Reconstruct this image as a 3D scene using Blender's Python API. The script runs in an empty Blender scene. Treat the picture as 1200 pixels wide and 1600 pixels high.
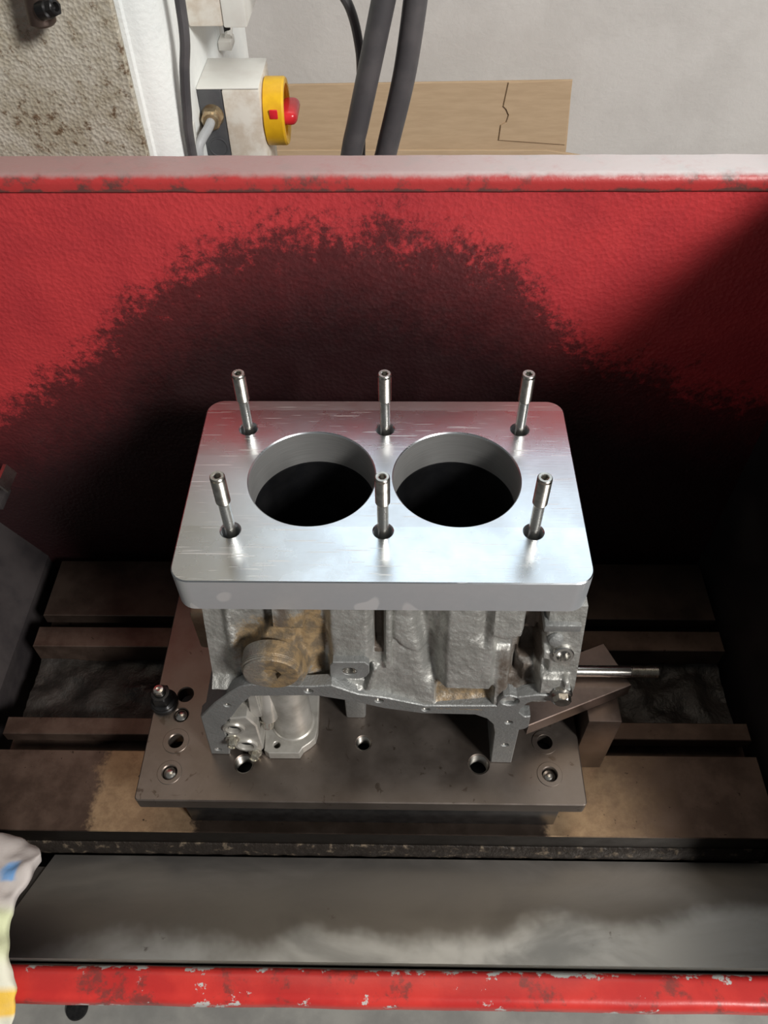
import bpy, bmesh, math, random
from mathutils import Vector, Matrix, noise
random.seed(7)
S = bpy.context.scene
COL = S.collection
PI = math.pi

# ------------------------------------------------------------------ camera
def set_camera():
    f, th, ro, ya = 1243.8, math.radians(49.729), math.radians(-0.874), math.radians(-1.524)
    F = Vector((math.sin(ya)*math.cos(th), math.cos(ya)*math.cos(th), -math.sin(th)))
    R = Vector((math.cos(ya), -math.sin(ya), 0)); U = R.cross(F)
    R2 = math.cos(ro)*R + math.sin(ro)*U; U2 = -math.sin(ro)*R + math.cos(ro)*U
    cd = bpy.data.cameras.new('camera'); co = bpy.data.objects.new('camera', cd); COL.objects.link(co)
    cd.sensor_fit = 'VERTICAL'; cd.sensor_height = 36.0; cd.lens = f/1600*36.0
    cd.clip_start = 0.01; cd.clip_end = 50
    m = Matrix((R2, U2, -F)).transposed().to_4x4()
    m.translation = Vector((0.00417, -0.25923, 0.36788))
    co.matrix_world = m
    S.camera = co
set_camera()

# ------------------------------------------------------------------ world, lights, exposure
W = bpy.data.worlds.new('world'); S.world = W; W.use_nodes = True
W.node_tree.nodes['Background'].inputs[0].default_value = (0.80, 0.81, 0.80, 1)
W.node_tree.nodes['Background'].inputs[1].default_value = 0.15
def area(name, loc, target, size, size_y, energy, color):
    l = bpy.data.lights.new(name, 'AREA'); l.shape = 'RECTANGLE'; l.size = size; l.size_y = size_y
    l.energy = energy; l.color = color
    o = bpy.data.objects.new(name, l); COL.objects.link(o); o.location = loc
    d = Vector(target) - Vector(loc); o.rotation_euler = d.to_track_quat('-Z', 'Y').to_euler()
    return o
area('window_light_front', (1.55, -1.5, 1.55), (0, 0.05, 0), 0.5, 0.5, 92, (1.0, 0.97, 0.93))
area('ceiling_lamp', (0.1, 0.55, 1.9), (0, 0.1, 0), 1.3, 0.5, 5, (1.0, 0.86, 0.68))
WINDOW_STRENGTH = 2.3
S.view_settings.view_transform = 'Standard'; S.view_settings.look = 'None'
S.view_settings.gamma = 1; S.view_settings.use_curve_mapping = False
S.view_settings.exposure = 0.0

# ------------------------------------------------------------------ helpers
def link(name, me, parent=None):
    o = bpy.data.objects.new(name, me); COL.objects.link(o)
    if parent: o.parent = parent
    return o
def wloc(o):
    v = Vector((0, 0, 0))
    while o: v += o.location; o = o.parent
    return v
def obj(name, bm, mat, parent=None, smooth=24, origin=None):
    """bm holds world coordinates; the object's origin is the parent's (or origin)."""
    org = Vector(origin) if origin else Vector((0, 0, 0))
    base = wloc(parent) if parent else Vector((0, 0, 0))
    bmesh.ops.translate(bm, verts=bm.verts, vec=-(base + org) if parent is None else -base)
    bmesh.ops.recalc_face_normals(bm, faces=bm.faces)
    me = bpy.data.meshes.new(name); bm.to_mesh(me); bm.free()
    if mat: me.materials.append(mat)
    if smooth:
        me.shade_smooth(); me.set_sharp_from_angle(angle=math.radians(smooth))
    o = link(name, me, parent)
    if parent is None and origin: o.location = org
    return o
def tag(o, label, cat, group=None):
    o['label'] = label; o['category'] = cat
    if group: o['group'] = group
    return o
def thing(name, loc, label, cat, group=None):
    o = link(name, None); o.location = loc; o.empty_display_size = .01
    return tag(o, label, cat, group)
def structure(o): o['kind'] = 'structure'; return o
def box(bm, a, b, bev=0, seg=2, rot=None, piv=None):
    r = bmesh.ops.create_cube(bm, size=1.0)
    vs = r['verts']
    c = [(a[i]+b[i])/2 for i in range(3)]; s = [abs(b[i]-a[i]) for i in range(3)]
    for v in vs: v.co = Vector((c[0]+v.co.x*s[0], c[1]+v.co.y*s[1], c[2]+v.co.z*s[2]))
    if bev:
        es = list({e for v in vs for e in v.link_edges})
        r = bmesh.ops.bevel(bm, geom=es, offset=bev, segments=seg, affect='EDGES', profile=.5)
        vs = list({v for f in r['faces'] for v in f.verts} | {v for v in vs if v.is_valid})
    if rot is not None:
        vs = list({v for v in vs if v.is_valid})
        bmesh.ops.rotate(bm, verts=vs, cent=piv or c, matrix=rot)
    return bm
def loft(bm, rings, cap0=True, cap1=True):
    vr = [[bm.verts.new(p) for p in r] for r in rings]
    n = len(vr[0])
    for a, b in zip(vr[:-1], vr[1:]):
        for i in range(n):
            bm.faces.new((a[i], a[(i+1) % n], b[(i+1) % n], b[i]))
    if cap0: bm.faces.new(vr[0])
    if cap1: bm.faces.new(list(reversed(vr[-1])))
    return bm
def frame(axis):
    z = Vector(axis).normalized()
    x = Vector((0, 0, 1)).cross(z) if abs(z.z) < .99 else Vector((1, 0, 0))
    x.normalize(); y = z.cross(x)
    return x, y, z
def ringpts(c, axis, r, h, n=32, hexa=None, rot=0):
    x, y, z = frame(axis); c = Vector(c); out = []
    for i in range(n):
        a = 2*PI*i/n
        rr = r
        if hexa:
            b = (a % (PI/3)) - PI/6
            rr = r*math.cos(PI/6)/math.cos(b)
        out.append(c + z*h + x*(rr*math.cos(a+rot)) + y*(rr*math.sin(a+rot)))
    return out
def lathe(bm, c, axis, prof, n=32, cap0=True, cap1=True):
    """prof: (r, h) or (r, h, 'hex')"""
    return loft(bm, [ringpts(c, axis, p[0], p[1], n, len(p) > 2) for p in prof], cap0, cap1)
def circle(x, y, r, n=40):
    return [(x+r*math.cos(2*PI*i/n), y+r*math.sin(2*PI*i/n)) for i in range(n)]
def rrect(x0, y0, x1, y1, r, n=8):
    out = []
    for cx, cy, a0 in ((x1-r, y1-r, 0), (x0+r, y1-r, 90), (x0+r, y0+r, 180), (x1-r, y0+r, 270)):
        for i in range(n+1):
            a = math.radians(a0+90*i/n); out.append((cx+r*math.cos(a), cy+r*math.sin(a)))
    return out
def slab(loops, thick, bev=0.0, fn=None):
    """flat plate with holes, in x,y, z from -thick/2 to thick/2, mapped by fn"""
    cu = bpy.data.curves.new('tmp', 'CURVE'); cu.dimensions = '2D'; cu.fill_mode = 'BOTH'
    cu.extrude = thick/2 - bev; cu.bevel_depth = bev; cu.bevel_resolution = 0; cu.offset = -bev
    for lp in loops:
        sp = cu.splines.new('POLY'); sp.points.add(len(lp)-1); sp.use_cyclic_u = True
        for p, q in zip(sp.points, lp): p.co = (q[0], q[1], 0, 1)
    o = bpy.data.objects.new('tmp', cu); COL.objects.link(o)
    dg = bpy.context.evaluated_depsgraph_get()
    me = bpy.data.meshes.new_from_object(o.evaluated_get(dg))
    bm = bmesh.new(); bm.from_mesh(me)
    bpy.data.objects.remove(o); bpy.data.curves.remove(cu); bpy.data.meshes.remove(me)
    bmesh.ops.remove_doubles(bm, verts=bm.verts, dist=1e-6)
    if fn:
        for v in bm.verts: v.co = Vector(fn(*v.co))
    return bm
def catmull(pts, k=8):
    P = [Vector(p) for p in pts]; P = [2*P[0]-P[1]] + P + [2*P[-1]-P[-2]]
    out = []
    for i in range(1, len(P)-2):
        for j in range(k):
            t = j/k; a, b, c, d = P[i-1:i+3]
            out.append(.5*((2*b)+(c-a)*t+(2*a-5*b+4*c-d)*t*t+(3*b-a-3*c+d)*t**3))
    out.append(P[-2]); return out
def tube(bm, pts, r, n=16, k=8):
    c = catmull(pts, k); rings = []
    t0 = (c[1]-c[0]).normalized(); x = t0.orthogonal().normalized()
    for i, p in enumerate(c):
        t = (c[min(i+1, len(c)-1)]-c[max(i-1, 0)]).normalized()
        x = (x - t*x.dot(t)).normalized(); y = t.cross(x)
        rings.append([p + x*(r*math.cos(2*PI*j/n)) + y*(r*math.sin(2*PI*j/n)) for j in range(n)])
    return loft(bm, rings)
B = bmesh.new

# ------------------------------------------------------------------ materials
class NT:
    def __init__(s, name):
        s.m = bpy.data.materials.new(name); s.m.use_nodes = True
        s.t = s.m.node_tree; s.b = s.t.nodes['Principled BSDF']
        s.pos = s.n('ShaderNodeNewGeometry').outputs['Position']
    def n(s, typ, **kw):
        x = s.t.nodes.new(typ)
        for k, v in kw.items(): setattr(x, k, v)
        return x
    def put(s, sock, v):
        if hasattr(v, 'node'): s.t.links.new(v, sock)
        elif v is not None:
            if isinstance(v, (tuple, list)) and len(v) == 3 and sock.type == 'RGBA': v = (*v, 1)
            sock.default_value = v
    def noise(s, scale, detail=4, rough=.6, stretch=None, dist=0):
        v = s.pos
        if stretch:
            mp = s.n('ShaderNodeMapping'); s.put(mp.inputs[0], v); mp.inputs['Scale'].default_value = stretch; v = mp.outputs[0]
        x = s.n('ShaderNodeTexNoise'); s.put(x.inputs['Vector'], v)
        x.inputs['Scale'].default_value = scale; x.inputs['Detail'].default_value = detail
        x.inputs['Roughness'].default_value = rough; x.inputs['Distortion'].default_value = dist
        return x.outputs[0]
    def vor(s, scale, feature='F1', stretch=None):
        v = s.pos
        if stretch:
            mp = s.n('ShaderNodeMapping'); s.put(mp.inputs[0], v); mp.inputs['Scale'].default_value = stretch; v = mp.outputs[0]
        x = s.n('ShaderNodeTexVoronoi', feature=feature); s.put(x.inputs['Vector'], v); x.inputs['Scale'].default_value = scale
        return x.outputs[0]
    def ramp(s, v, lo, hi, a=0., b=1.):
        x = s.n('ShaderNodeMapRange'); x.interpolation_type = 'SMOOTHSTEP'
        for k, q in zip(('Value', 'From Min', 'From Max', 'To Min', 'To Max'), (v, lo, hi, a, b)): s.put(x.inputs[k], q)
        return x.outputs[0]
    def math(s, op, a, b=0.):
        x = s.n('ShaderNodeMath', operation=op); s.put(x.inputs[0], a); s.put(x.inputs[1], b); return x.outputs[0]
    def mix(s, f, a, b):
        x = s.n('ShaderNodeMix', data_type='RGBA'); s.put(x.inputs[0], f); s.put(x.inputs[6], a); s.put(x.inputs[7], b); return x.outputs[2]
    def xyz(s):
        x = s.n('ShaderNodeSeparateXYZ'); s.put(x.inputs[0], s.pos); return x.outputs
    def attr(s, name):
        x = s.n('ShaderNodeAttribute', attribute_name=name); return x.outputs['Fac']
    def bump(s, h, strength=.3, dist=.001):
        x = s.n('ShaderNodeBump'); s.put(x.inputs['Height'], h); x.inputs['Strength'].default_value = strength
        x.inputs['Distance'].default_value = dist; s.put(s.b.inputs['Normal'], x.outputs[0]); return s
    def out(s, col=None, rough=None, metal=None, spec=None, coat=None):
        for k, v in (('Base Color', col), ('Roughness', rough), ('Metallic', metal), ('Specular IOR Level', spec), ('Coat Weight', coat)):
            if v is not None: s.put(s.b.inputs[k], v)
        return s.m
def simple(name, c1, c2, scale, rough=.5, metal=0., bump=0., bscale=None, r2=None, dist=.0005, lo=.35, hi=.65):
    t = NT(name); n = t.noise(scale, 6)
    col = t.mix(t.ramp(n, lo, hi), c1, c2)
    r = t.ramp(n, .3, .7, rough, r2 if r2 is not None else rough)
    if bump: t.bump(t.noise(bscale or scale*4, 4), bump, dist)
    return t.out(col, r, metal)

def m_milled_aluminium():
    t = NT('milled_aluminium'); X = t.xyz()
    n = t.noise(18, 5); fine = t.noise(60, 3, .6, (1, 14, 1))
    def lines(ang, sc, lo):
        mp = t.n('ShaderNodeMapping'); t.put(mp.inputs[0], t.pos); mp.inputs['Rotation'].default_value = (0, 0, ang); mp.inputs['Scale'].default_value = (1, 26, 1)
        x = t.n('ShaderNodeTexNoise'); t.put(x.inputs['Vector'], mp.outputs[0]); x.inputs['Scale'].default_value = sc; x.inputs['Detail'].default_value = 1
        return t.ramp(x.outputs[0], lo, lo+.03)
    scr = lines(.3, 24, .70)
    for a_, s_, l_ in ((1.2, 30, .72), (2.3, 26, .70), (-.5, 34, .72), (.9, 18, .70)): scr = t.math('MAXIMUM', scr, lines(a_, s_, l_))
    scr = t.math('MULTIPLY', scr, .6)
    # three tool passes across the face
    p = t.math('ADD', t.ramp(X[1], .0405, .041, 0, .05), t.ramp(X[1], .1, .1004, 0, -.04))
    p = t.math('ADD', p, t.ramp(X[1], .1425, .1428, 0, .08))
    col = t.mix(t.ramp(n, .3, .7), (.66, .69, .72), (.57, .60, .63))
    col = t.mix(scr, col, (.9, .91, .92))
    nz = t.n('ShaderNodeSeparateXYZ'); t.put(nz.inputs[0], t.n('ShaderNodeNewGeometry').outputs['Normal'])
    scr = t.math('MULTIPLY', scr, t.ramp(nz.outputs[2], .6, .9))
    side = t.ramp(nz.outputs[2], .3, .6, .22, 0)          # end-milled sides are coarser than the fly-cut face
    r = t.math('ADD', t.math('ADD', t.math('ADD', t.ramp(n, .3, .7, .21, .30), p), t.math('MULTIPLY', scr, .25)), side)
    t.bump(t.math('ADD', fine, t.math('MULTIPLY', scr, .6)), .06, .0006)
    return t.out(col, r, t.ramp(nz.outputs[2], .3, .6, .72, 1.))
def m_bore():
    t = NT('turned_aluminium'); fine = t.noise(40, 3, .6, (1, 1, 60))
    t.bump(fine, .08, .0004)
    return t.out(t.mix(t.ramp(fine, .3, .7), (.52, .52, .51), (.62, .62, .61)), .42, .8)
def m_cast(name, a, b, rust=True, rough=.45):
    t = NT(name); n = t.noise(60, 8, .7); g = t.noise(420, 4, .7)
    col = t.mix(t.ramp(n, .35, .65), a, b)
    met = .75
    if rust:
        r = t.attr('rust')
        rm = t.ramp(t.math('ADD', r, t.math('MULTIPLY', t.math('SUBTRACT', t.noise(140, 9, .8), .5), 1.5)), .35, .75)
        rcol = t.mix(t.ramp(t.noise(150, 6), .38, .62), (.14, .108, .072), (.26, .18, .095))
        col = t.mix(rm, col, rcol)
        ox = t.ramp(t.math('ADD', t.attr('oxide'), t.math('MULTIPLY', t.math('SUBTRACT', t.noise(170, 8, .8), .5), 1.3)), .45, .8)
        col = t.mix(ox, col, (.66, .66, .63))
        oil = t.ramp(t.math('ADD', t.attr('oil'), t.math('MULTIPLY', t.math('SUBTRACT', t.noise(90, 7, .7), .5), .9)), .4, .85)  # oil grime, with painted shade on the block casting
        col = t.mix(oil, col, (.09, .07, .055))
        met = t.ramp(t.math('MAXIMUM', rm, t.math('MAXIMUM', oil, ox)), 0, 1, .75, .15)
    t.bump(t.math('ADD', g, t.math('MULTIPLY', n, .7)), .6, .0009)
    return t.out(col, t.ramp(n, .3, .7, rough-.08, rough+.14), met)
def m_red():
    t = NT('red_enamel_grime_and_shade'); X = t.xyz()
    # oily coolant stain inside the back panel, shade painted into its foot and ends: height of its ragged upper edge along x
    fc = t.n('ShaderNodeFloatCurve')
    mr = t.n('ShaderNodeMapRange'); t.put(mr.inputs[0], X[0]); mr.inputs[1].default_value = -.36; mr.inputs[2].default_value = .31
    t.put(fc.inputs['Value'], mr.outputs[0])
    cv = fc.mapping.curves[0]
    pts = [(-.36, -.085), (-.30, -.06), (-.265, -.035), (-.225, -.008), (-.200, .020), (-.175, .040), (-.150, .058), (-.122, .074), (-.09, .086), (-.047, .095),
           (-.006, .092), (.036, .083), (.076, .066), (.100, .045), (.125, .015), (.18, -.02), (.31, -.055)]
    P = [((x+.36)/.67, (z+.3)/.5) for x, z in pts]
    while len(cv.points) < len(P): cv.points.new(.5, .5)
    for q, (a, b) in zip(cv.points, P): q.location = (a, b)
    fc.mapping.update()
    edge = t.math('SUBTRACT', t.math('MULTIPLY', fc.outputs[0], .5), .3)
    d = t.math('SUBTRACT', edge, X[2])                      # >0 below the edge
    nz = t.math('ADD', t.math('MULTIPLY', t.math('SUBTRACT', t.noise(30, 12, .8), .5), .11), t.math('MULTIPLY', t.math('SUBTRACT', t.noise(160, 8, .8), .5), .13))
    soft = t.ramp(t.math('ADD', d, nz), -.016, .016)
    deep = t.ramp(t.math('ADD', d, t.math('MULTIPLY', nz, .6)), -.02, .10)
    inside = t.math('MULTIPLY', t.ramp(X[1], .150, .2), t.ramp(X[2], .124, .118))
    paint = t.mix(t.ramp(t.noise(14, 6), .35, .65), (.50, .042, .046), (.41, .034, .040))
    chip = t.ramp(t.noise(120, 6, .7), .69, .72)
    paint = t.mix(chip, paint, (.12, .02, .02))
    dark_tone = t.mix(deep, (.115, .018, .020), (.022, .008, .009))
    col = t.mix(t.math('MULTIPLY', soft, inside), paint, dark_tone)
    t.bump(t.math('ADD', t.vor(300), t.noise(420, 2)), .32, .0012)
    return t.out(col, t.ramp(t.noise(50, 4), .3, .7, .34, .48), 0., .4)
def m_rail():
    t = NT('chipped_red_enamel'); X = t.xyz()
    wear = t.math('ADD', t.noise(55, 8, .72, (1, 1, 1)), t.math('ADD', t.ramp(X[1], -.162, -.155, 0, .13), t.ramp(X[1], -.171, -.176, 0, .06)))
    chip = t.ramp(wear, .635, .655)
    grime = t.ramp(t.noise(38, 9, .75), .53, .63)
    col = t.mix(t.ramp(t.noise(20, 5), .4, .6), (.58, .038, .030), (.47, .026, .024))
    col = t.mix(t.math('MULTIPLY', grime, .75), col, (.13, .04, .035))
    col = t.mix(chip, col, (.50, .50, .48))
    t.bump(t.math('ADD', t.math('MULTIPLY', chip, -1.), t.noise(90, 4)), .35, .0006)
    return t.out(col, .34, 0., .5)
def m_lip():
    t = NT('red_lip_dust_and_glare'); X = t.xyz()
    nz = t.math('MULTIPLY', t.math('SUBTRACT', t.noise(90, 8, .7), .5), .004)
    top = t.ramp(t.math('ADD', X[2], nz), .1255, .1285)
    dust_glare = t.mix(t.ramp(X[0], -.1, .2), (.36, .24, .23), (.62, .60, .60))  # dust, with the glare painted in as a paler right side
    red = t.mix(t.ramp(t.math('ADD', t.noise(60, 8, .7), t.ramp(X[2], .121, .1175, 0, .16)), .5, .66), (.42, .036, .036), (.12, .045, .04))
    t.bump(t.noise(220, 5), .4, .0008)
    return t.out(t.mix(t.math('MULTIPLY', top, .9), red, dust_glare), .4, 0., .5)
def m_table():
    t = NT('oily_cast_iron_table'); X = t.xyz()
    n = t.noise(30, 7, .65)
    # tan rust film with warm reflections painted in, on the front strip, with a jagged left border; the rest is wet with oil
    jag = t.math('MULTIPLY', t.math('SUBTRACT', t.noise(60, 8, .7), .5), .05)
    rust_sheen = t.math('MULTIPLY', t.math('MULTIPLY', t.ramp(t.math('ADD', X[0], jag), -.236, -.226), t.ramp(t.math('ADD', X[0], jag), .13, .23, 1, 0)), t.ramp(X[1], .012, .006))
    riser_shade = t.math('MULTIPLY', t.ramp(t.math('ADD', X[0], jag), -.156, -.146), t.ramp(t.math('ADD', X[0], jag), .112, .126, 1, 0))
    rust_sheen = t.math('MULTIPLY', rust_sheen, t.math('SUBTRACT', 1., riser_shade))     # shade and reflection of the riser painted in
    base = t.mix(t.ramp(n, .35, .65), (.080, .052, .040), (.135, .092, .072))
    tan = t.mix(t.ramp(t.noise(70, 8, .7), .35, .65), (.40, .28, .17), (.27, .18, .11))
    col = t.mix(rust_sheen, base, tan)
    col = t.mix(t.ramp(X[1], .10, .15, 0, .6), col, (.03, .024, .02))   # painted shade, darker towards the back
    spot = t.ramp(t.noise(130, 6, .7), .64, .70)
    col = t.mix(spot, col, (.035, .022, .015))
    col = t.mix(t.math('MULTIPLY', riser_shade, t.ramp(X[1], .01, .0, 0, .85)), col, (.022, .016, .012))
    front = t.math('MULTIPLY', t.ramp(X[1], -.0550, -.0558), t.ramp(X[2], -.2508, -.2515))
    col = t.mix(front, col, (.02, .016, .013))                # near-black front face
    t.bump(t.noise(200, 5), .15, .0004)
    return t.out(col, t.ramp(n, .3, .7, .34, .5), .7)
def m_fixture():
    t = NT('ground_tool_steel'); n = t.noise(22, 7, .6); scr = t.noise(50, 3, .6, (1, 12, 1))
    col = t.mix(t.ramp(n, .3, .7), (.185, .152, .13), (.26, .222, .195))
    col = t.mix(t.ramp(t.noise(75, 5, .6, None, 1.5), .62, .68), col, (.14, .11, .09))
    t.bump(scr, .08, .0004)
    return t.out(col, t.ramp(n, .3, .7, .34, .46), .9)
def m_sheet():
    t = NT('worn_sheet_metal'); X = t.xyz(); n = t.noise(9, 7, .65, (1, 2.2, 1), .6)
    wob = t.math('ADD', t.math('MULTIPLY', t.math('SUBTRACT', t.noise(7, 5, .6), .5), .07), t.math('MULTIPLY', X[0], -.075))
    dark_tone = t.ramp(t.math('ADD', X[1], wob), -.128, -.108)      # dark overhead reflection painted brown on the rear part
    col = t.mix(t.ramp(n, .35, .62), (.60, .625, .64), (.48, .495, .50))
    col = t.mix(t.math('MULTIPLY', dark_tone, .9), col, t.mix(t.ramp(n, .35, .65), (.13, .115, .10), (.20, .18, .16)))
    col = t.mix(t.ramp(t.noise(30, 7, .7), .66, .74), col, (.12, .10, .09))
    t.bump(t.noise(26, 2, .5, (1, 8, 1)), .05, .0004)
    return t.out(col, t.ramp(n, .35, .65, .38, .5), .85)
def m_column_front():
    t = NT('greasy_beige_paint')
    pit = t.vor(380); n = t.noise(34, 9, .75); f = t.noise(150, 8, .75)
    col = t.mix(t.ramp(n, .35, .65), (.50, .47, .40), (.36, .32, .24))
    col = t.mix(t.ramp(t.math('ADD', f, t.math('MULTIPLY', n, .5)), .80, .92), col, (.15, .10, .06))
    t.bump(t.math('ADD', pit, f), .55, .0016)
    return t.out(col, .45, 0., .5)
def m_hammer(name, c1, c2, scale=240, rough=.45):
    t = NT(name); col = t.mix(t.ramp(t.noise(12, 5), .35, .65), c1, c2)
    t.bump(t.noise(scale, 3), .45, .0012)
    return t.out(col, rough, 0., .4)
def m_cardboard():
    t = NT('cardboard'); n = t.noise(30, 6, .6, (1, 1, 8))
    return t.bump(n, .08, .0005).out(t.mix(t.ramp(n, .3, .7), (.47, .345, .225), (.42, .305, .195)), .8, 0., .2)
def m_cloth():
    t = NT('printed_cloth'); n = t.noise(40, 4)
    X = t.xyz(); base = t.mix(t.ramp(X[1], -.135, -.120), (.66, .65, .53), (.47, .43, .41))
    col = t.mix(t.attr('yellow_band'), base, (.75, .47, .07))
    col = t.mix(t.attr('green_band'), col, (.60, .66, .36))
    col = t.mix(t.attr('blue_mark'), col, (.15, .33, .62))
    t.bump(t.noise(600, 2), .3, .0005)
    return t.out(t.mix(t.ramp(n, .4, .8, 0, .25), col, (.5, .42, .34)), .85, 0., .2)

M = dict(
    plate=m_milled_aluminium(), bore=m_bore(),
    cast=m_cast('cast_aluminium', (.50, .50, .475), (.30, .295, .275)),
    flange=m_cast('faced_aluminium', (.35, .36, .355), (.29, .295, .29), False, .5),
    machined=simple('machined_aluminium', (.62, .61, .59), (.48, .465, .44), 60, .22, 1., .08, 200, .34),
    plug=m_cast('rusty_core_plug', (.42, .40, .36), (.32, .28, .22), True, .4),
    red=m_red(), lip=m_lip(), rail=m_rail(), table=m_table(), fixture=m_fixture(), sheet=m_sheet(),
    bright=simple('bright_steel', (.66, .64, .60), (.55, .53, .49), 90, .22, 1., .05, 500, .3),
    thread=simple('thread_steel', (.50, .48, .44), (.34, .32, .29), 200, .3, 1.),
    carrier=simple('pale_cast_carrier', (.46, .445, .41), (.31, .295, .265), 45, .32, .45, .1, 220, .42),
    zinc=simple('zinc_plated_steel', (.66, .64, .56), (.50, .47, .39), 200, .26, .85, .05, 500),
    black=simple('black_oxide_steel', (.018, .018, .019), (.035, .034, .034), 120, .32, .6),
    clamp=simple('oiled_clamp_steel', (.10, .072, .060), (.15, .112, .095), 45, .36, .85, .1, 300, .48),
    dark=simple('oil_soaked_steel', (.045, .04, .038), (.09, .078, .07), 25, .4, .6, .25, 130, .55, .001),
    sludge=simple('coolant_sludge', (.009, .008, .007), (.028, .023, .02), 30, .4, .1, .6, 90, .6, .003),
    panel=simple('grimy_grey_panel', (.032, .028, .030), (.055, .047, .047), 18, .4, .3, .1, 200, .55),
    liner=simple('cylinder_liner_iron', (.05, .052, .058), (.075, .075, .08), 50, .35, .9),
    colfront=m_column_front(), white=m_hammer('white_hammered_paint', (.82, .84, .82), (.72, .75, .74)),
    wall=m_hammer('grey_wall_plaster', (.57, .55, .53), (.52, .50, .48), 130, .7),
    floor=simple('worn_concrete', (.24, .235, .22), (.36, .35, .32), 9, .7, 0., .3, 60),
    plastic=simple('pale_grey_plastic', (.70, .70, .66), (.62, .60, .56), 25, .4),
    stained=simple('stained_plastic', (.66, .63, .57), (.52, .45, .37), 60, .45),
    cablegrey=simple('grey_cable_sheath', (.38, .39, .40), (.30, .31, .32), 40, .45),
    darkplastic=simple('dark_grey_plastic', (.045, .047, .052), (.065, .066, .07), 40, .45),
    yellow=simple('yellow_plastic', (.80, .48, .015), (.66, .36, .012), 45, .35),
    redplastic=simple('red_plastic', (.70, .03, .04), (.6, .02, .03), 40, .25),
    brass=simple('brown_nickel_gland', (.48, .38, .24), (.30, .20, .11), 160, .3, .8),
    rubber=simple('black_rubber_hose', (.060, .058, .062), (.085, .08, .083), 40, .5),
    cardboard=m_cardboard(), cloth=m_cloth(),
    grit=simple('gritty_chip_deposit', (.03, .024, .02), (.20, .155, .11), 120, .4, .3, .6, 240, .5, .002, .54, .70),
    frame=simple('white_window_frame', (.7, .7, .7), (.62, .62, .62), 10, .5),
    copper=simple('brown_cast_bracket', (.24, .17, .12), (.33, .25, .18), 70, .42, .7, .2, 250),
)
def m_pane():
    m = bpy.data.materials.new('daylit_window_pane'); m.use_nodes = True
    nt = m.node_tree; nt.nodes.remove(nt.nodes['Principled BSDF'])
    e = nt.nodes.new('ShaderNodeEmission'); e.inputs[0].default_value = (.76, .90, 1, 1); e.inputs[1].default_value = WINDOW_STRENGTH
    nt.links.new(e.outputs[0], nt.nodes['Material Output'].inputs[0]); return m
M['pane'] = m_pane()

# ------------------------------------------------------------------ the room
ZF = -1.0
b = B(); box(b, (-3, -3, ZF-.1), (3, .95, ZF)); structure(obj('floor', b, M['floor']))
# back wall with an opening for the high window
WX0, WX1, WZ0, WZ1, WY = -1.3, 1.3, .80, 1.45, .85
b = B()
for a, c in (((-3, WY, ZF), (3, WY+.1, WZ0)), ((-3, WY, WZ1), (3, WY+.1, 2.2)), ((-3, WY, WZ0), (WX0, WY+.1, WZ1)), ((WX1, WY, WZ0), (3, WY+.1, WZ1))): box(b, a, c)
structure(obj('wall_back', b, M['wall']))
win = structure(link('window_1', None)); win.location = (0, WY, WZ0)
b = B(); box(b, (WX0, WY+.05, WZ0), (WX1, WY+.06, WZ1)); obj('pane', b, M['pane'], win, 0)
b = B()
for x0, x1, z0, z1 in ((WX0, WX0+.03, WZ0, WZ1), (WX1-.03, WX1, WZ0, WZ1), (WX0+.03, WX1-.03, WZ0, WZ0+.03), (WX0+.03, WX1-.03, WZ1-.03, WZ1)):
    box(b, (x0, WY+.02, z0), (x1, WY+.049, z1))
obj('window_frame', b, M['frame'], win, 0)
b = B(); lathe(b, (-.465, -.066, ZF), (0, 0, 1), [(.0155, 0), (.016, .003), (.015, .006), (.011, .0068)], 28)
tag(obj('rubber_foot', b, M['black'], origin=(-.465, -.066, ZF)), 'small round black rubber foot on the concrete floor below the red rail', 'rubber foot')

# ------------------------------------------------------------------ machine enclosure (tray with red walls)
XL, XR, YB, ZT = -.345, .302, .217, -.320
enc = thing('machine_enclosure', (0, 0, ZT), 'open red enclosure tray with oily black stains around the machine table', 'machine tray')
b = B()
box(b, (-.47, YB, -.36), (.48, YB+.004, .120)); obj('back_panel', b, M['red'], enc)
b = B()   # folded top lip of the back panel, standing slightly proud
prof = [(YB-.0006, .1165), (YB-.0022, .1180), (YB-.0026, .1225)]
prof += [(YB-.0026+.006*(1-math.cos(math.radians(a))), .1225+.006*math.sin(math.radians(a))) for a in (18, 36, 54, 72, 90)]
prof += [(YB+.0235, .1285), (YB+.026, .126), (YB+.026, .110), (YB+.0225, .110), (YB+.0225, .1205), (YB-.0006, .1203)]
loft(b, [[(x, y, z) for y, z in prof] for x in [-.47+.95*i/60 for i in range(61)]])
for v in b.verts: v.co.z += .0005*noise.noise(Vector((v.co.x*40, v.co.y*80, 3)))
obj('top_lip', b, M['lip'], enc, 40)
b = B()   # left panel leans outward above its foot
loft(b, [[(XL, y, ZT), (XL, y, -.265), (-.411, y, -.145), (-.411, y, -.02), (-.415, y, -.02), (-.415, y, -.146), (XL-.004, y, -.267), (XL-.004, y, ZT)] for y in (-.15, YB)])
obj('left_panel', b, M['panel'], enc)
b = B(); box(b, (XR, -.15, ZT), (XR+.004, YB, .19)); obj('right_panel', b, M['panel'], enc)
b = B(); box(b, (-.41, -.15, ZT-.004), (XR, YB, ZT)); obj('floor_panel', b, M['sludge'], enc)
b = B(); box(b, (-.47, -.156, ZT-.004), (.48, -.152, -.215)); obj('front_panel', b, M['dark'], enc)
b = B()   # front rail, a rounded folded lip
pr = []
for cy, cz, a0 in ((-.1605, -.206, 0), (-.169, -.206, 90)):
    for i in range(7):
        a = math.radians(a0+90*i/6); pr.append((cy+.006*math.cos(a), cz+.006*math.sin(a)))
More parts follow.
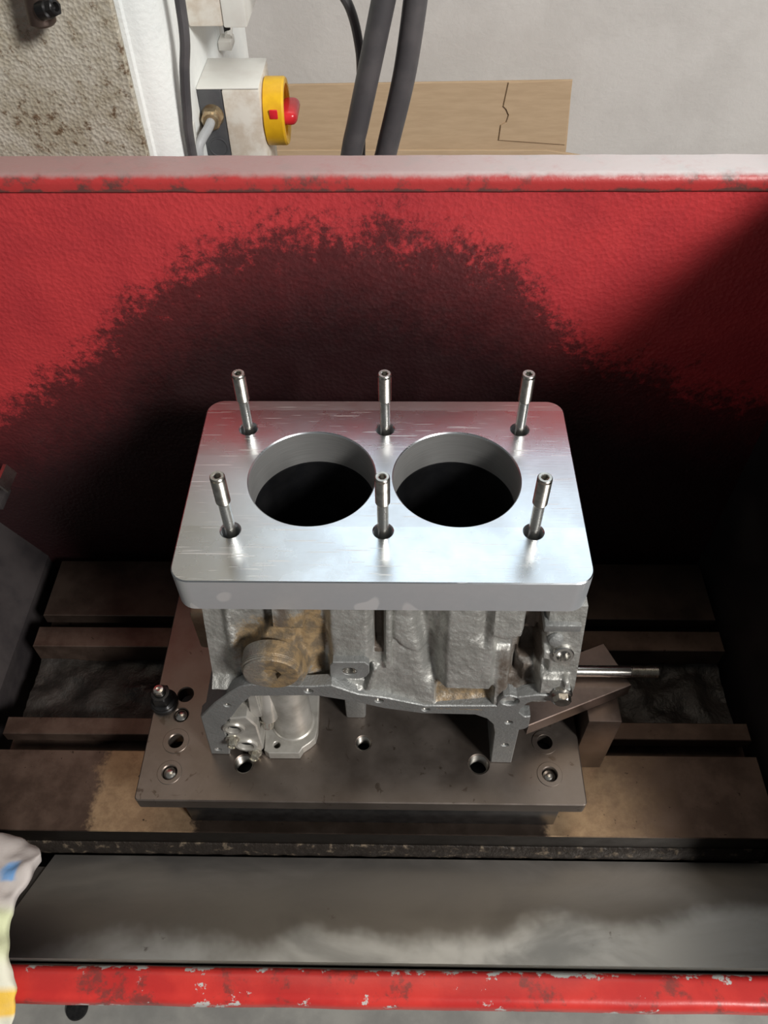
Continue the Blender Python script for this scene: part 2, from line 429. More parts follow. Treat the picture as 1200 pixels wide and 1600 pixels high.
pr += [(-.175, -.213), (-.172, -.213), (-.172, -.208), (-.1570, -.208), (-.1570, -.216), (-.1545, -.216)]
loft(b, [[(x, y, z) for y, z in pr] for x in [-.47+.95*i/60 for i in range(61)]])
for v in b.verts: v.co.z += .0012*(noise.noise(Vector((v.co.x*30, v.co.y*60, 3)))); v.co.y += .0006*noise.noise(Vector((v.co.x*22, 1, 3)))
obj('front_rail', b, M['rail'], enc, 40)
# pedestal under the tray
b = B(); box(b, (-.32, .06, ZF), (.30, .30, ZT-.004), .01); tag(obj('machine_pedestal', b, M['dark'], origin=(0, .18, ZF)), 'dark pedestal carrying the red enclosure tray above the floor', 'pedestal')

# ------------------------------------------------------------------ T-slot table
ZTB = -.25
b = B()
prof = [(-.056, ZTB), (.0085, ZTB), (.0085, ZTB-.012), (.004, ZTB-.012), (.004, ZTB-.021), (.027, ZTB-.021), (.027, ZTB-.012), (.0220, ZTB-.012), (.0220, ZTB),
        (.037, ZTB), (.037, ZTB-.028), (.105, ZTB-.028), (.105, ZTB), (.1253, ZTB), (.1253, ZTB-.012), (.121, ZTB-.012), (.121, ZTB-.021), (.142, ZTB-.021), (.142, ZTB-.012), (.1375, ZTB-.012), (.1375, ZTB),
        (.2, ZTB), (.2, ZTB-.045), (-.056, ZTB-.045)]
vs = [[b.verts.new((x, y, z)) for y, z in prof] for x in (-.322, .2935)]
n = len(prof)
for i in range(n): b.faces.new((vs[0][i], vs[0][(i+1) % n], vs[1][(i+1) % n], vs[1][i]))
b.faces.new(vs[0]); b.faces.new(vs[1][::-1])
bmesh.ops.bevel(b, geom=[e for e in b.edges if all(abs(v.co.z-ZTB) < 1e-6 for v in e.verts)], offset=.0006, segments=1, affect='EDGES')
table = thing('machine_table', (0, .07, ZT), 'brown oily cast iron machine table with long T-slots', 'machine table')
obj('table_top', b, M['table'], table)
b = B(); box(b, (-.31, -.05, ZT), (.285, .19, ZTB-.0452)); obj('table_base', b, M['dark'], table)
b = B()   # gritty sludge lying in the wide trough between the T-slots
nx, ny = 150, 14; g = []
for i in range(nx+1):
    row = []
    for j in range(ny+1):
        x = -.3215+.6145*i/nx; y = .0372+.0676*j/ny
        h = .004+.004*noise.fractal(Vector((x*40, y*60, 2)), 1, 2, 4)
        row.append(b.verts.new((x, y, ZTB-.0278+max(.0004, h))))
    g.append(row)
for i in range(nx):
    for j in range(ny): b.faces.new((g[i][j], g[i+1][j], g[i+1][j+1], g[i][j+1]))
o = obj('coolant_sludge', b, M['sludge'], table, 60); o['kind'] = 'stuff'
b = B()   # rough cast foot of the table that shows below its front edge
rings = []
for i in range(121):
    x = -.318+.608*i/120; w = .0012*noise.fractal(Vector((x*90, 0, 5)), 1, 2, 4)
    rings.append([(x, -.0562, -.290), (x, -.0562, -.273), (x, -.0575+w*.5, -.2745+w), (x, -.0592+w*.8, -.279-w), (x, -.0600+w*.5, -.290)])
loft(b, rings); obj('table_foot', b, M['grit'], table, 20)

# loose sheet in front of the table
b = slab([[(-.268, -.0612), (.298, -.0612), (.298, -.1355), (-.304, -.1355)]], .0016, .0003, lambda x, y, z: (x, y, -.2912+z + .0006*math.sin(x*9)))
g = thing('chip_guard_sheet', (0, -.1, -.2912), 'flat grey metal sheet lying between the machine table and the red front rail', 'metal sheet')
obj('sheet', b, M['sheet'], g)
b = B(); tube(b, [(-.303, -.1358, -.2906), (0, -.1356, -.2906), (.298, -.1354, -.2906)], .0011, 8, 6); obj('edge_glint', b, M['plastic'], g)  # pale bead added to paint the highlight along the sheet's edge
b = B(); box(b, (-.29, -.125, ZT), (.285, -.07, -.2928)); obj('support_ledge', b, M['dark'], g)

# ------------------------------------------------------------------ riser and fixture plate
b = B(); box(b, (-.152, -.0475, ZTB), (.124, .150, -.2142), .001)
tag(obj('riser_block', b, M['black'], origin=(-.05, .06, ZTB)), 'dark riser block between the machine table and the drilled steel plate', 'riser block')
fix = thing('fixture_plate', (-.022, .06, -.214), 'brown steel fixture plate drilled with many holes under the engine block', 'steel plate')
HOLES = [(-.1616, .033, .0058), (-.162, .0157, .0054), (-.162, -.0056, .0056), (-.1623, -.0299, .0056), (-.1085, -.0228, .0068), (-.0206, -.0057, .0056),
         (.0648, -.0211, .0072), (.1151, -.0037, .0062), (.116, -.0283, .0056), (-.1613, .1085, .0062), (.118, .115, .0062)]
b = slab([rrect(-.1843, -.0506, .1402, .170, .003)] + [circle(*h, 32) for h in HOLES], .014, .0008, lambda x, y, z: (x, y, -.207+z))
obj('plate', b, M['fixture'], fix)
for x, y, r in ((-.162, -.0056, .0098), (-.1623, -.0299, .0090), (.1151, -.0037, .0095), (.116, -.0283, .0092)):
    b = slab([circle(x, y, r, 40), circle(x, y, .0057, 40)], .0007, .0002, lambda a, c, z: (a, c, -.19975+z)); obj('bushing_ring', b, M['fixture'], fix)
for x, y, z in ((-.162, .0157, -.2018), (-.1623, -.0299, -.2028), (.116, -.0283, -.2045)):
    b = B(); lathe(b, (x, y, z), (0, 0, 1), [(.0052, -.009), (.0052, -.001), (.0045, .0010), (.0028, .0021), (.0008, .0025)], 24); obj('dowel_pin', b, M['bright'], fix)
for x, y, r in ((-.1085, -.0228, .0068), (.0648, -.0211, .0072), (-.0206, -.0057, .0056)):
    b = B(); prof = []
    for i in range(8): prof += [(r-.0001, -.001-.0014*i), (r-.0008, -.0017-.0014*i)]
    lathe(b, (x, y, -.2), (0, 0, 1), prof, 32, False, False); obj('thread_insert', b, M['thread'], fix)
# flange nut on a stud at the left edge
nut = thing('flange_nut', (-.1765, .0255, -.2), 'black flange nut on a short stud at the left edge of the drilled plate', 'nut')
c = (-.1765, .0255, -.2)
b = B(); lathe(b, c, (0, 0, 1), [(.0078, .0001), (.0105, .0001), (.0105, .0032), (.0096, .0042), (.0078, .0042)], 40); obj('washer', b, M['black'], nut)
b = B(); lathe(b, c, (0, 0, 1), [(.0095, .0043), (.0094, .0055), (.0082, .0068, 1), (.0082, .0155, 1), (.0068, .0168), (.0047, .0170), (.0044, .0160)], 36); obj('hex_nut', b, M['black'], nut, 35)
b = B(); lathe(b, c, (0, 0, 1), [(.0043, .0001), (.0043, .0215), (.0036, .0228), (.0018, .0232), (.0008, .0229)], 28); obj('stud_end', b, M['bright'], nut)

# ------------------------------------------------------------------ clamp on the right: strap on a step block
ang = math.radians(22.7)
ux, uy = math.cos(ang), math.sin(ang)
def strap_pt(a, c): return (.100+ux*a-uy*c, -.011+uy*a+ux*c)
b = slab([[strap_pt(-.004, 0), strap_pt(.080, 0), strap_pt(.080, .0375), strap_pt(.0, .0375), strap_pt(-.004, .033)]], .0148, .0006, lambda x, y, z: (x, y, -.1606+z))
tag(obj('clamp_strap', b, M['clamp'], origin=(.12, .02, -.168)), 'brown steel clamp strap set at an angle under the long side stud', 'clamp')
b = B(); box(b, (.1425, -.002, ZTB), (.1665, .045, -.1681), .0008)
tag(obj('step_block', b, M['clamp'], origin=(.155, .02, ZTB)), 'upright brown steel block propping the clamp strap on the machine table', 'clamp block')

# ------------------------------------------------------------------ engine block
YF = lambda x: -.0181-.0206*x            # face of the pan flange
blk = thing('engine_block', (-.005, .06, -.2), 'cast aluminium two-cylinder engine block with rusty core plug under the silver plate', 'engine block')
mm = .001
A0 = Vector((0, .010, -.0286)); T = Vector((0, -.2953, -.9554)).normalized(); N = Vector((0, -T.z, T.y)) * -1
if N.y > 0: N = -N
def P3(x, s, h): return Vector((x*mm, 0, 0)) + A0 + T*(s*mm) + N*(h*mm) + Vector((0, -.0206*x*mm, 0))
def ss(a, c, v):
    t = max(0., min(1., (v-a)/(c-a))) if a != c else float(v > a); return t*t*(3-2*t)
def gs(d, w): return math.exp(-(d/w)**2)
def cap(x, s, x0, s0, x1, s1):
    dx, ds = x1-x0, s1-s0; L = dx*dx+ds*ds; t = max(0, min(1, ((x-x0)*dx+(s-s0)*ds)/L)) if L else 0
    return math.hypot(x-x0-dx*t, s-s0-ds*t), t
def rect(x, s, x0, x1, s0, s1, e=1.5): return ss(x0-e, x0+e, x)*(1-ss(x1-e, x1+e, x))*ss(s0-e, s0+e, s)*(1-ss(s1-e, s1+e, s))
def mx(a, c, k=2.):
    h = max(k-abs(a-c), 0)/k; return max(a, c)+h*h*k*.25
def height(x, s):
    h = 0.
    # left part, set back, curling away at the end
    left = 1-ss(-41, -36, x)
    h -= 3.*left
    h -= 14*ss(-98, -113, x)**1.6
    h -= 3*gs(x+86, 9)*gs(s-36, 12)
    h += 2.*gs(x+101, 6)*ss(80, 20, s)
    h = mx(h, -12 + 12.5*rect(x, s, -72, -52.5, 3, 22, .8), .5); PADR = 15.5*rect(x, s, -72, -52.5, -3, 22.5, .8)-10
    h -= 7*gs(x+75, 2.2)*rect(x, s, -82, -70, -20, 30, 4)
    d, t = cap(x, s, -64, 18, -74, 50)
    r = 7+12*t
    h = mx(h, -16 + 18*(1-ss(r*.72, r*1.3, d)) + 8*t*t, 6)
    d = math.hypot((x+73.5), (s-57)*1.0); hf = (11.5+16.2-.2953*s)/.955
    h = mx(h, -16 + (hf+16)*(1-ss(18.2, 26, d)), 4)
    h = mx(h, PADR, .4)
    h -= 9*gs(x+43, 4.5)*ss(24, 46, s)*(1-ss(74, 79, s))
    # second column with the threaded pad
    h += 4.5*rect(x, s, -38, -12.5, -30, 55, 3)
    h = h*(1-rect(x, s, -39.5, -12, 52, 68, 1.2)) - 2*rect(x, s, -39.5, -12, 52, 68, 1.2)
    d, t = cap(x, s, -33, 73.5, -16, 78.5); h = mx(h, -6+11.5*(1-ss(1.5, 5, d)), 2)
    d, t = cap(x, s, -15, 76, -9.5, 56); h = mx(h, -6+10*(1-ss(1, 4.5, d)), 2)
    # dark slot with its rib
    h -= 15*rect(x, s, -9.6, -4., -30, 40, .9)*(1-ss(30, 46, s))
    d, t = cap(x, s, -.9, -20, -1.2, 54); h = mx(h, -8+12*(1-ss(1.2, 4.2, d)), 2)
    # shallow web with a wavy edge
    edge = 36+6*ss(2, 18, x)-4*gs(x-3, 3)
    h += 2.2*rect(x, s, 2, 24, -30, edge, 1.1)
    # folded valley
    h -= 9*gs(x-(20+7*ss(10, 60, s)), 5)*(1-ss(50, 78, s))
    # big water jacket bulge and its second lobe
    edge = ss(29, 36, x)*(1-ss(62, 66.5, x))
    h += 7.5*edge*(1-ss(66.5, 69, s))
    d, t = cap(x, s, 71, 0, 70, 16); h = mx(h, -9+17*(1-ss(8, 17, d)), 4)
    h -= 3*gs(x-57, 2.6)*(1-ss(22, 34, s))
    # recessed window below the bulge
    h -= 5*rect(x, s, 29.5, 66, 69.5, 95, 1.)
    # fin, cavities and the end wall
    h += 3*rect(x, s, 65, 75, 36, 95, 2)
    h -= 9*rect(x, s, 76, 93, 30, 70, 1.5)
    h -= 10*rect(x, s, 82, 93.5, -30, 52, 2.)
    h -= 6*gs(x-80, 1.3)*rect(x, s, 76, 84, 44, 66, 1)
    h += 4*rect(x, s, 93.5, 130, -30, 95, 1.2)
    h -= 5*rect(x, s, 92, 99, 26, 36, 2)
    h -= 4*rect(x, s, 92, 98, 44, 53, 1.5)
    h += 4*rect(x, s, 84, 112, 55, 70, 1.5)
    h -= 7*gs(math.hypot(x-99, s-75), 4)
    h += 2.5*rect(x, s, 108, 112, 54, 76, .8)
    h -= 9*(1-ss(3.2, 4.6, math.hypot(x-106.3, s-38)))
    # roll out to meet the flange
    sb = 80 if x < -20 else 80+10*ss(-20, 24, x)-9*ss(70, 76, x)-7*ss(100, 106, x)
    k = ss(sb-9, sb+1, s); h = h*(1-k)+k*1.0
    h += .35*noise.fractal(Vector((x*.18, s*.18, 1)), 1, 2, 4)+.25*noise.noise(Vector((x*.7, s*.7, 4)))
    return h
def rust(x, s):
    v = .95*gs(x+47, 7)*gs(s-38, 26)+.85*gs(x+62, 20)*gs(s-30, 16)+.7*gs(x+85, 14)*gs(s-38, 10)+.4*gs(x+75, 24)*gs(s-52, 14)
    v += .28*(1-ss(-46, -40, x))*ss(-112, -100, x)+.75*rect(x, s, 29, 66, 69, 95, 3)+.35*rect(x, s, 94, 120, 36, 52, 4)
    return v
def oxide(x, s): return .62*gs(x+100, 7)*gs(s-28, 30)+.55*gs(x-52, 14)*gs(s-26, 10)+.6*gs(x+39, 2.5)*gs(s-25, 18)+.4*gs(x+20, 7)*gs(s-40, 14)+.3*gs(x-74, 8)*gs(s-24, 9)+.45*gs(x+46, 5)*gs(s-71, 4)
def oil(x, s): return 1.5*oil_and_shade0(x, s)
def oil_and_shade0(x, s): return .5*rect(x, s, 66, 93, 34, 78, 4)+.9*rect(x, s, 82, 94, -30, 52, 2)+.85*rect(x, s, -10, -4, -30, 44, .8)+.4*gs(x+84, 8)*gs(s-62, 10)+.5*gs(x+66, 9)*rect(x, s, -72, -52, 3, 22, 2)+.35*gs(x-27, 4)*ss(70, 40, s)+.5*gs(x+43, 4)*gs(s-58, 14)  # oil grime, with shade painted into the slot, valleys and cavities
NX, NS = 235, 100
b = B(); grid = []; data = []
for i in range(NX+1):
    x = -117+234*i/NX; row = []
    smax = 80 if x < -20 else 80+12*ss(-20, 24, x)-9*ss(70, 76, x)-7*ss(100, 106, x)
    for j in range(NS+1):
        s = .4+(smax-.4)*j/NS
        xx = x
        row.append(b.verts.new(P3(xx, s, height(x, s)))); data.append((rust(x, s), oxide(x, s), oil(x, s)))
    grid.append(row)
for i in range(NX):
    for j in range(NS): b.faces.new((grid[i][j], grid[i+1][j], grid[i+1][j+1], grid[i][j+1]))
# close it into a solid jacket: extrude the border back
ext = bmesh.ops.extrude_edge_only(b, edges=[e for e in b.edges if e.is_boundary])
nv = [v for v in ext['geom'] if isinstance(v, bmesh.types.BMVert)]
for v in nv: v.co.y = .034
b.verts.ensure_lookup_table(); nb = len(b.verts)
o = obj('casting', b, M['cast'], blk, 45)
me = o.data
for k, nm in enumerate(('rust', 'oxide', 'oil')):  # 'oil' holds oil grime plus painted shade
    at = me.attributes.new(nm, 'FLOAT', 'POINT')
    at.data.foreach_set('value', [d[k] for d in data]+[.3 if k == 2 else 0.]*(nb-len(data)))
# pan flange
FL = [(-133.9, -199.9), (-130.5, -138.4), (-116.6, -116.7), (-105.3, -102.6), (-96.4, -93.4), (-89.0, -90.4), (-50.9, -90.8), (-37.3, -88.3), (-20.6, -99.4), (-4.1, -102.8), (23.1, -112.8), (68.8, -110.0), (69.7, -101.9), (72.4, -96.5), (76.3, -95.4), (81.1, -97.7), (93.5, -93.5), (100.8, -93.9), (103.0, -87.0), (108.3, -85.0), (113.1, -85.5), (115.3, -95.7), (113.9, -104.6), (110.4, -108.4), (106.0, -106.8), (102.8, -101.7), (94.5, -100.4), (88.9, -105.2), (85.7, -112.6), (85.3, -119.1), (89.3, -124.5), (93.1, -124.2), (93.8, -139.6), (92.0, -142.7), (87.9, -145.0), (88.8, -199.9), (73.4, -199.9), (71.4, -150.1), (69.3, -137.3), (64.3, -128.9), (56.2, -123.7), (21.3, -124.0), (-4.2, -118.2), (-25.1, -109.4), (-45.7, -103.5), (-54.0, -103.1), (-90.8, -106.2), (-98.7, -117.5), (-108.2, -137.0), (-113.5, -145.2), (-117.3, -162.8), (-117.4, -181.0), (-119.8, -199.9)]
FH = [(-109.0, -120.0, 2.2), (-127.2, -191.7, 2.0), (-52.6, -97.0, 2.6), (-7.4, -107.5, 2.5), (23.2, -118.0, 2.4), (77.2, -103.4, 5.6), (79.7, -133.7, 2.3), (80.9, -169.3, 2.2), (110.4, -103.0, 3.0)]
def flange_map(th, y0=0.):
    return lambda x, z, d: (x, YF(x)+y0+th/2-d, z)
def mmp(L): return [(p[0]*mm, p[1]*mm) for p in L]
b = slab([mmp(FL)] + [circle(h[0]*mm, h[1]*mm, h[2]*mm, 24) for h in FH], .009, .0007, flange_map(.009))
obj('pan_flange', b, M['flange'], blk)
for x, z, r in FH:                    # threaded inserts in the flange holes
    if r > 5: continue
    b = B(); lathe(b, (x*mm, YF(x*mm)+.0012, z*mm), (0, 1, 0), [(r*mm-.0001, 0), (r*mm-.0006, .0006), (r*mm-.0001, .0012), (r*mm-.0006, .0018), (r*mm-.0006, .006)], 20, False, True)
    obj('bolt_hole', b, M['thread'], blk)
# crankcase walls behind the flange
b = B()
def wall_strip(pts, y1, th):
    for (x0, z0), (x1, z1) in zip(pts[:-1], pts[1:]):
        d = Vector((x1-x0, z1-z0)).normalized(); n = Vector((-d.y, d.x))*th
        q = [(x0, z0), (x1, z1), (x1+n.x, z1+n.y), (x0+n.x, z0+n.y)]
        loft(b, [[(x, YF(x)+.0085, z) for x, z in q], [(x, y1, z) for x, z in q]])
wall_strip(mmp([(-132, -199.8), (-128.5, -139), (-104, -104)]), .150, -.006)
wall_strip(mmp([(79.5, -199.8), (79.0, -140), (78, -112)]), .150, .006)
box(b, (-.125, .144, -.1998), (.085, .150, -.0385)); box(b, (.068, .02, -.150), (.088, .036, -.135))
box(b, (.086, .035, -.112), (.110, .150, -.0385)); box(b, (-.112, .035, -.105), (-.104, .150, -.0385))
obj('crankcase_wall', b, M['flange'], blk)
ST = [(-.0954, .0376), (-.0044, .0376), (.0847, .0376), (-.0954, .1245), (-.0044, .1245), (.0847, .1245)]
BORE = [(-.0500, .0813), (.0411, .0813)]
b = slab([rrect(-.108, .012, .108, .150, .012)] + [circle(x, y, .0425, 64) for x, y in BORE] + [circle(x, y, .0050, 20) for x, y in ST], .0095, .0005, lambda x, y, z: (x, y, -.0336+z))
obj('deck', b, M['flange'], blk)
for x, y in BORE:
    b = B(); lathe(b, (x, y, -.0288), (0, 0, 1), [(.0424, -.110), (.0424, 0), (.0398, 0), (.0396, -.110), (.0424, -.110)], 64, False, False); obj('cylinder_liner', b, M['liner'], blk)
b = slab([rrect(-.107, -.0, .107, .143, .01)], .003, 0, lambda x, y, z: (x, y, -.1405+z)); 
for v in b.verts: v.co.y = max(v.co.y, .02)
obj('crankcase_floor', b, M['liner'], blk)
# core plug (axis towards the viewer)
pc = Vector((-.0735, 0, -.0705)); yv = Vector((0, -1, 0))
core = obj('core_plug', lathe(B(), pc+Vector((0, .004, 0)), (0, -1, 0), [(.0186, .010), (.0186, .0192), (.0182, .0197), (.0186, .0202), (.0180, .0208), (.0184, .0214), (.0176, .0220), (.0175, .0230), (.0168, .0238), (.0074, .0240), (.0066, .0236, 1), (.0064, .0185, 1), (.0010, .0182)], 48), M['plug'], blk, 25)
cm = core.data; at = cm.attributes.new('rust', 'FLOAT', 'POINT')
at.data.foreach_set('value', [.25+.6*ss(-.088, -.068, v.co.x+blk.location.x) for v in cm.vertices])
for nm in ('oxide', 'oil'):
    at = cm.attributes.new(nm, 'FLOAT', 'POINT'); at.data.foreach_set('value', [(.45 if nm == 'oil' else .3)*(.6+.4*math.sin(v.co.x*300+v.co.z*200)) for v in cm.vertices])
# threaded pad
pad = [(-37.9, -74.0), (-35.7, -69.8), (-15.7, -68.8), (-13.1, -72.6), (-13.3, -82.4), (-15.5, -87.5), (-20.5, -90.5), (-38.6, -90)]
hc = (-25.8, -80.6)
b = slab([mmp(pad), circle(hc[0]*mm, hc[1]*mm, .0044, 28)], .014, .0005, lambda x, z, d: (x, -.005-.0206*x-d, z)); obj('threaded_pad', b, M['flange'], blk)
b = B(); prof = []
for i in range(7): prof += [(.0043, .0012*i), (.0035, .0006+.0012*i)]
lathe(b, (hc[0]*mm, -.0112, hc[1]*mm), (0, 1, 0), prof, 28, False, True); obj('thread', b, M['bright'], blk)
# right-hand end: cap, bosses, big bolt hole
b = B(); box(b, (.0925, -.003, -.0460), (.1145, .020, -.0392), .0008); obj('end_cap', b, M['cast_plain'] if 'cast_plain' in M else M['flange'], blk)
pb = P3(106.3, 38, 5)
b = B(); lathe(b, pb, N, [(.0068, -.004), (.0066, .0008), (.0060, .0016), (.0044, .0016), (.0040, .0006), (.0038, -.008), (.0004, -.0082)], 28); obj('dowel_boss', b, M['machined'], blk)
pb = P3(100.4, 26, 4)
b = B(); lathe(b, pb, N, [(.0052, -.006), (.0050, .0010), (.0040, .0026), (.0020, .0032), (.0006, .0033)], 24); obj('cast_boss', b, M['flange'], blk)
b = B(); lathe(b, (.1083, YF(.108)-.0002, -.0918), (0, -1, 0), [(.0068, -.01), (.0068, .0005), (.0058, .0016), (.0058, .0018, 1), (.0056, .0050, 1), (.0048, .0058), (.0006, .0058)], 30); obj('plug_bolt', b, M['black_worn'] if 'black_worn' in M else M['thread'], blk)
# left-hand end: bracket and locating pins
b = B(); box(b, (-.1345, .028, -.122), (-.1155, .060, -.078), .003); obj('side_bracket', b, M['copper'], blk)
for x, z, r in ((-.1225, -.052, .0034), (-.1260, -.069, .0038)):
    b = B(); lathe(b, (x, .045, z), (1, 0, 0), [(r*.6, -.0045), (r, -.0035), (r, .012)], 18); obj('locating_pin', b, M['bright'], blk)
# oil pump / main bearing carrier standing inside the crankcase at the left
b = slab([[(-.0941, -.0004), (-.0930, -.0160), (-.0895, -.0185), (-.0672, -.0185), (-.0648, -.0141), (-.0600, -.0105), (-.0562, -.0065), (-.0550, .0000), (-.0552, .013), (-.056, .032), (-.0941, .032)], circle(-.0841, -.0121, .0025, 24)], .0098, .0006, lambda x, y, z: (x, y, -.1950+z)); obj('pump_flange', b, M['carrier'], blk)
b = B(); lathe(b, (-.0735, .0066, -.1901), (0, 0, 1), [(.0162, 0), (.0160, .0008), (.0149, .0016), (.0146, .003), (.0144, .055), (.0144, .085)], 56); obj('pump_housing', b, M['carrier'], blk)
b = B(); lathe(b, (-.0862, -.0045, -.150), (0, -.22, -1), [(.0052, -.03), (.0060, -.010), (.0060, .007), (.0052, .008)], 28); obj('bolt_boss', b, M['carrier'], blk)
b = slab([[(-.1165, -.160), (-.1165, -.184), (-.1120, -.1925), (-.1050, -.1965), (-.0965, -.1965), (-.0935, -.190), (-.0935, -.152), (-.0990, -.138), (-.1110, -.141)],
          circle(-.1100, -.1545, .0052, 32), circle(-.1050, -.1815, .0056, 32)], .018, .0010, lambda x, z, d: (x, -.0066-d, z)); obj('bearing_cap', b, M['carrier'], blk)
for x, z, q in ((-.1100, -.1545, .0052), (-.1050, -.1815, .0056)):
    b = B(); lathe(b, (x, -.0150, z), (0, -1, 0), [(q-.0001, -.016), (q-.0001, .0010), (q+.0004, .0024), (q+.0022, .0024), (q+.0028, .0012), (q+.0028, -.001)], 36, True, False); obj('bolt_eye', b, M['carrier'], blk)
    b = B(); lathe(b, (x, -.0150, z), (0, -1, 0), [(q-.0003, -.012), (q-.0003, -.0012)], 30, True, False); obj('eye_shade', b, M['liner'], blk)  # dark sleeve added as the shade inside the bolt eye
b = B(); lathe(b, (-.1085, .0040, -.150), (0, 0, 1), [(.0090, -.02), (.0084, .02), (.0060, .04)], 30); obj('bearing_boss', b, M['carrier'], blk)
def bolt(c, axis, r=.0035):
    b = B(); lathe(b, c, axis, [(r*1.45, 0), (r*1.4, .0012), (r*1.0, .0016), (r, .0020, 1), (r*.97, .0062, 1), (r*.8, .0070), (r*.68, .0070), (r*.6, .0062), (r*.1, .0061)], 36); obj('hex_bolt', b, M['zinc'], blk, 28)
bolt((-.0875, -.0066, -.1590), (0, -.5, -.6), .0042); bolt((-.1135, -.0158, -.1720), (.1, -1, .15)); bolt((-.1000, -.0158, -.1945), (0, -1, .35))
b = B(); loft(b, [[(-.0968, -.008, -.110), (-.0905, -.008, -.110), (-.0905, .004, -.110), (-.0968, .004, -.110)], [(-.0985, -.010, -.150), (-.0895, -.010, -.150), (-.0895, .004, -.150), (-.0985, .004, -.150)]]); bmesh.ops.bevel(b, geom=list(b.edges), offset=.001, segments=2, affect='EDGES'); obj('bearing_web', b, M['carrier'], blk, 40)
b = B(); box(b, (-.0345, .014, -.1999), (-.0195, .030, -.118), .002); obj('support_rib', b, M['flange'], blk)

# ------------------------------------------------------------------ torque plate
tp = thing('torque_plate', (-.005, .076, -.0286), 'thick bright aluminium plate with two big round bores on top of the engine block', 'metal plate')
b = slab([rrect(-.1262, 0, .1162, .1524, .0115, 12)] + [circle(x, y, .0400, 96) for x, y in BORE] + [circle(x, y, .0058, 32) for x, y in ST], .0284, .0007, lambda x, y, z: (x, y, -.0142+z))
obj('plate', b, M['plate'], tp)
for x, y in BORE:
    b = B(); lathe(b, (x, y, 0), (0, 0, 1), [(.03995, -.0012), (.03985, -.0277)], 96, False, False); obj('bore_wall', b, M['bore'], tp, 60)
# six head studs
STUD_LABEL = ['front left steel stud in the silver plate, left of the near left bore edge', 'front middle steel stud in the silver plate, just between the two bores', 'front right steel stud in the silver plate, nearest its right front corner',
              'rear left steel stud in the silver plate, behind the left bore', 'rear middle steel stud in the silver plate, behind the gap of the bores', 'rear right steel stud in the silver plate, behind the right bore']
def make_stud(c):
    t = thing('cylinder_stud', c, '', 'stud', 'head studs in the torque plate')
    top = .0475+.0286+.001
    c0 = Vector(c)
    b = B(); lathe(b, c0, (0, 0, 1), [(.00335, -.03), (.00335, top-.0235), (.0038, top-.0218)], 28, True, False); obj('shank', b, M['bright'], t)
    b = B(); prof = [(.0038, top-.0218)]
    k = 19
    for i in range(k): prof += [(.00385, top-.0214+i*.00105), (.0043, top-.0209+i*.00105)]
    prof += [(.0042, top-.0006), (.0037, top), (.0024, top), (.00205, top-.0003, 1), (.0020, top-.004, 1), (.0004, top-.0042)]
    lathe(b, c0, (0, 0, 1), prof, 36, False, True); obj('threaded_end', b, M['stud_thread'] if 'stud_thread' in M else M['thread'], t, 20)
    return t
first = None
for i, (x, y) in enumerate(ST):
    c = (x, y, -.0296)
    if first is None: s = first = make_stud(c)
    else:
        s = first.copy(); COL.objects.link(s); s.location = c
        for ch in list(first.children):
            q = ch.copy(); COL.objects.link(q); q.parent = s
    s['label'] = STUD_LABEL[i]
# long stud out of the right side
ls = thing('side_stud', (.09, .027, -.147), 'long bright steel stud lying level out of the right side of the engine block', 'stud')
b = B(); lathe(b, (.0885, .027, -.147), (1, 0, 0), [(.0043, 0), (.0043, .0835), (.0040, .0842)], 28); obj('shank', b, M['bright'], ls)
b = B(); prof = [(.0040, .0842)]
for i in range(18): prof += [(.0038, .0846+i*.00108), (.0044, .0851+i*.00108)]
prof += [(.0040, .1046), (.0030, .1052)]
lathe(b, (.0885, .027, -.147), (1, 0, 0), prof, 32); obj('threaded_end', b, M['thread'], ls, 20)

# ------------------------------------------------------------------ machine column behind the enclosure
cx = -.154
colm = thing('machine_column', (-.3, .45, ZF), 'tall white machine column with a greasy beige front face', 'machine column')
pl = [(-.62, .321), (-.1775, .321)]
for i in range(9):
    a = math.radians(-90+90*i/8); pl.append((cx-.022+.022*math.cos(a), .345+.022*math.sin(a)))
pl += [(cx, .640), (-.62, .640)]
b = B(); loft(b, [[(x, y, z) for x, y in pl] for z in (ZF, .6)]); obj('body', b, M['white'], colm)
b = slab([rrect(-.62, .02, -.1800, 1.6, .004)], .006, .0015, lambda x, z, d: (x, .3178-d, z-1.0)); obj('front_face', b, M['colfront'], colm)
# isolator switch
sw = thing('isolator_switch', (cx, .4135, .05), 'grey switch box with a yellow and red rotary knob on the white column', 'switch')
b = B(); box(b, (cx+.0002, .387, .020), (cx+.0195, .446, .1100), .0015); obj('base_box', b, M['darkplastic'], sw)
b = B(); box(b, (cx+.0195, .3868, .020), (cx+.049, .4462, .1100), .002); obj('cover', b, M['stained'], sw)
b = B(); box(b, (cx+.0002, .3872, .1100), (cx+.0488, .4458, .1115), .0006); obj('lit_top', b, M['plastic'], sw)  # pale cap painting the light that falls on the box top
kc = (cx+.049, .4120, .0832)
b = B(); lathe(b, kc, (1, 0, 0), [(.0235, 0), (.0255, .001), (.0255, .0155), (.0245, .0170), (.0205, .0170), (.0195, .0150), (.0195, .0030), (.001, .0030)], 48); obj('yellow_ring', b, M['yellow'], sw)
b = B(); lathe(b, kc, (1, 0, 0), [(.0165, .003), (.0165, .010), (.0150, .0115), (.002, .0115)], 36); k = obj('rotor', b, M['redplastic'], sw)
b = B(); box(b, (kc[0]+.0115, kc[1]-.017, kc[2]-.0056), (kc[0]+.0265, kc[1]+.017, kc[2]+.0056), .0052, 4); obj('handle', b, M['redplastic'], k)
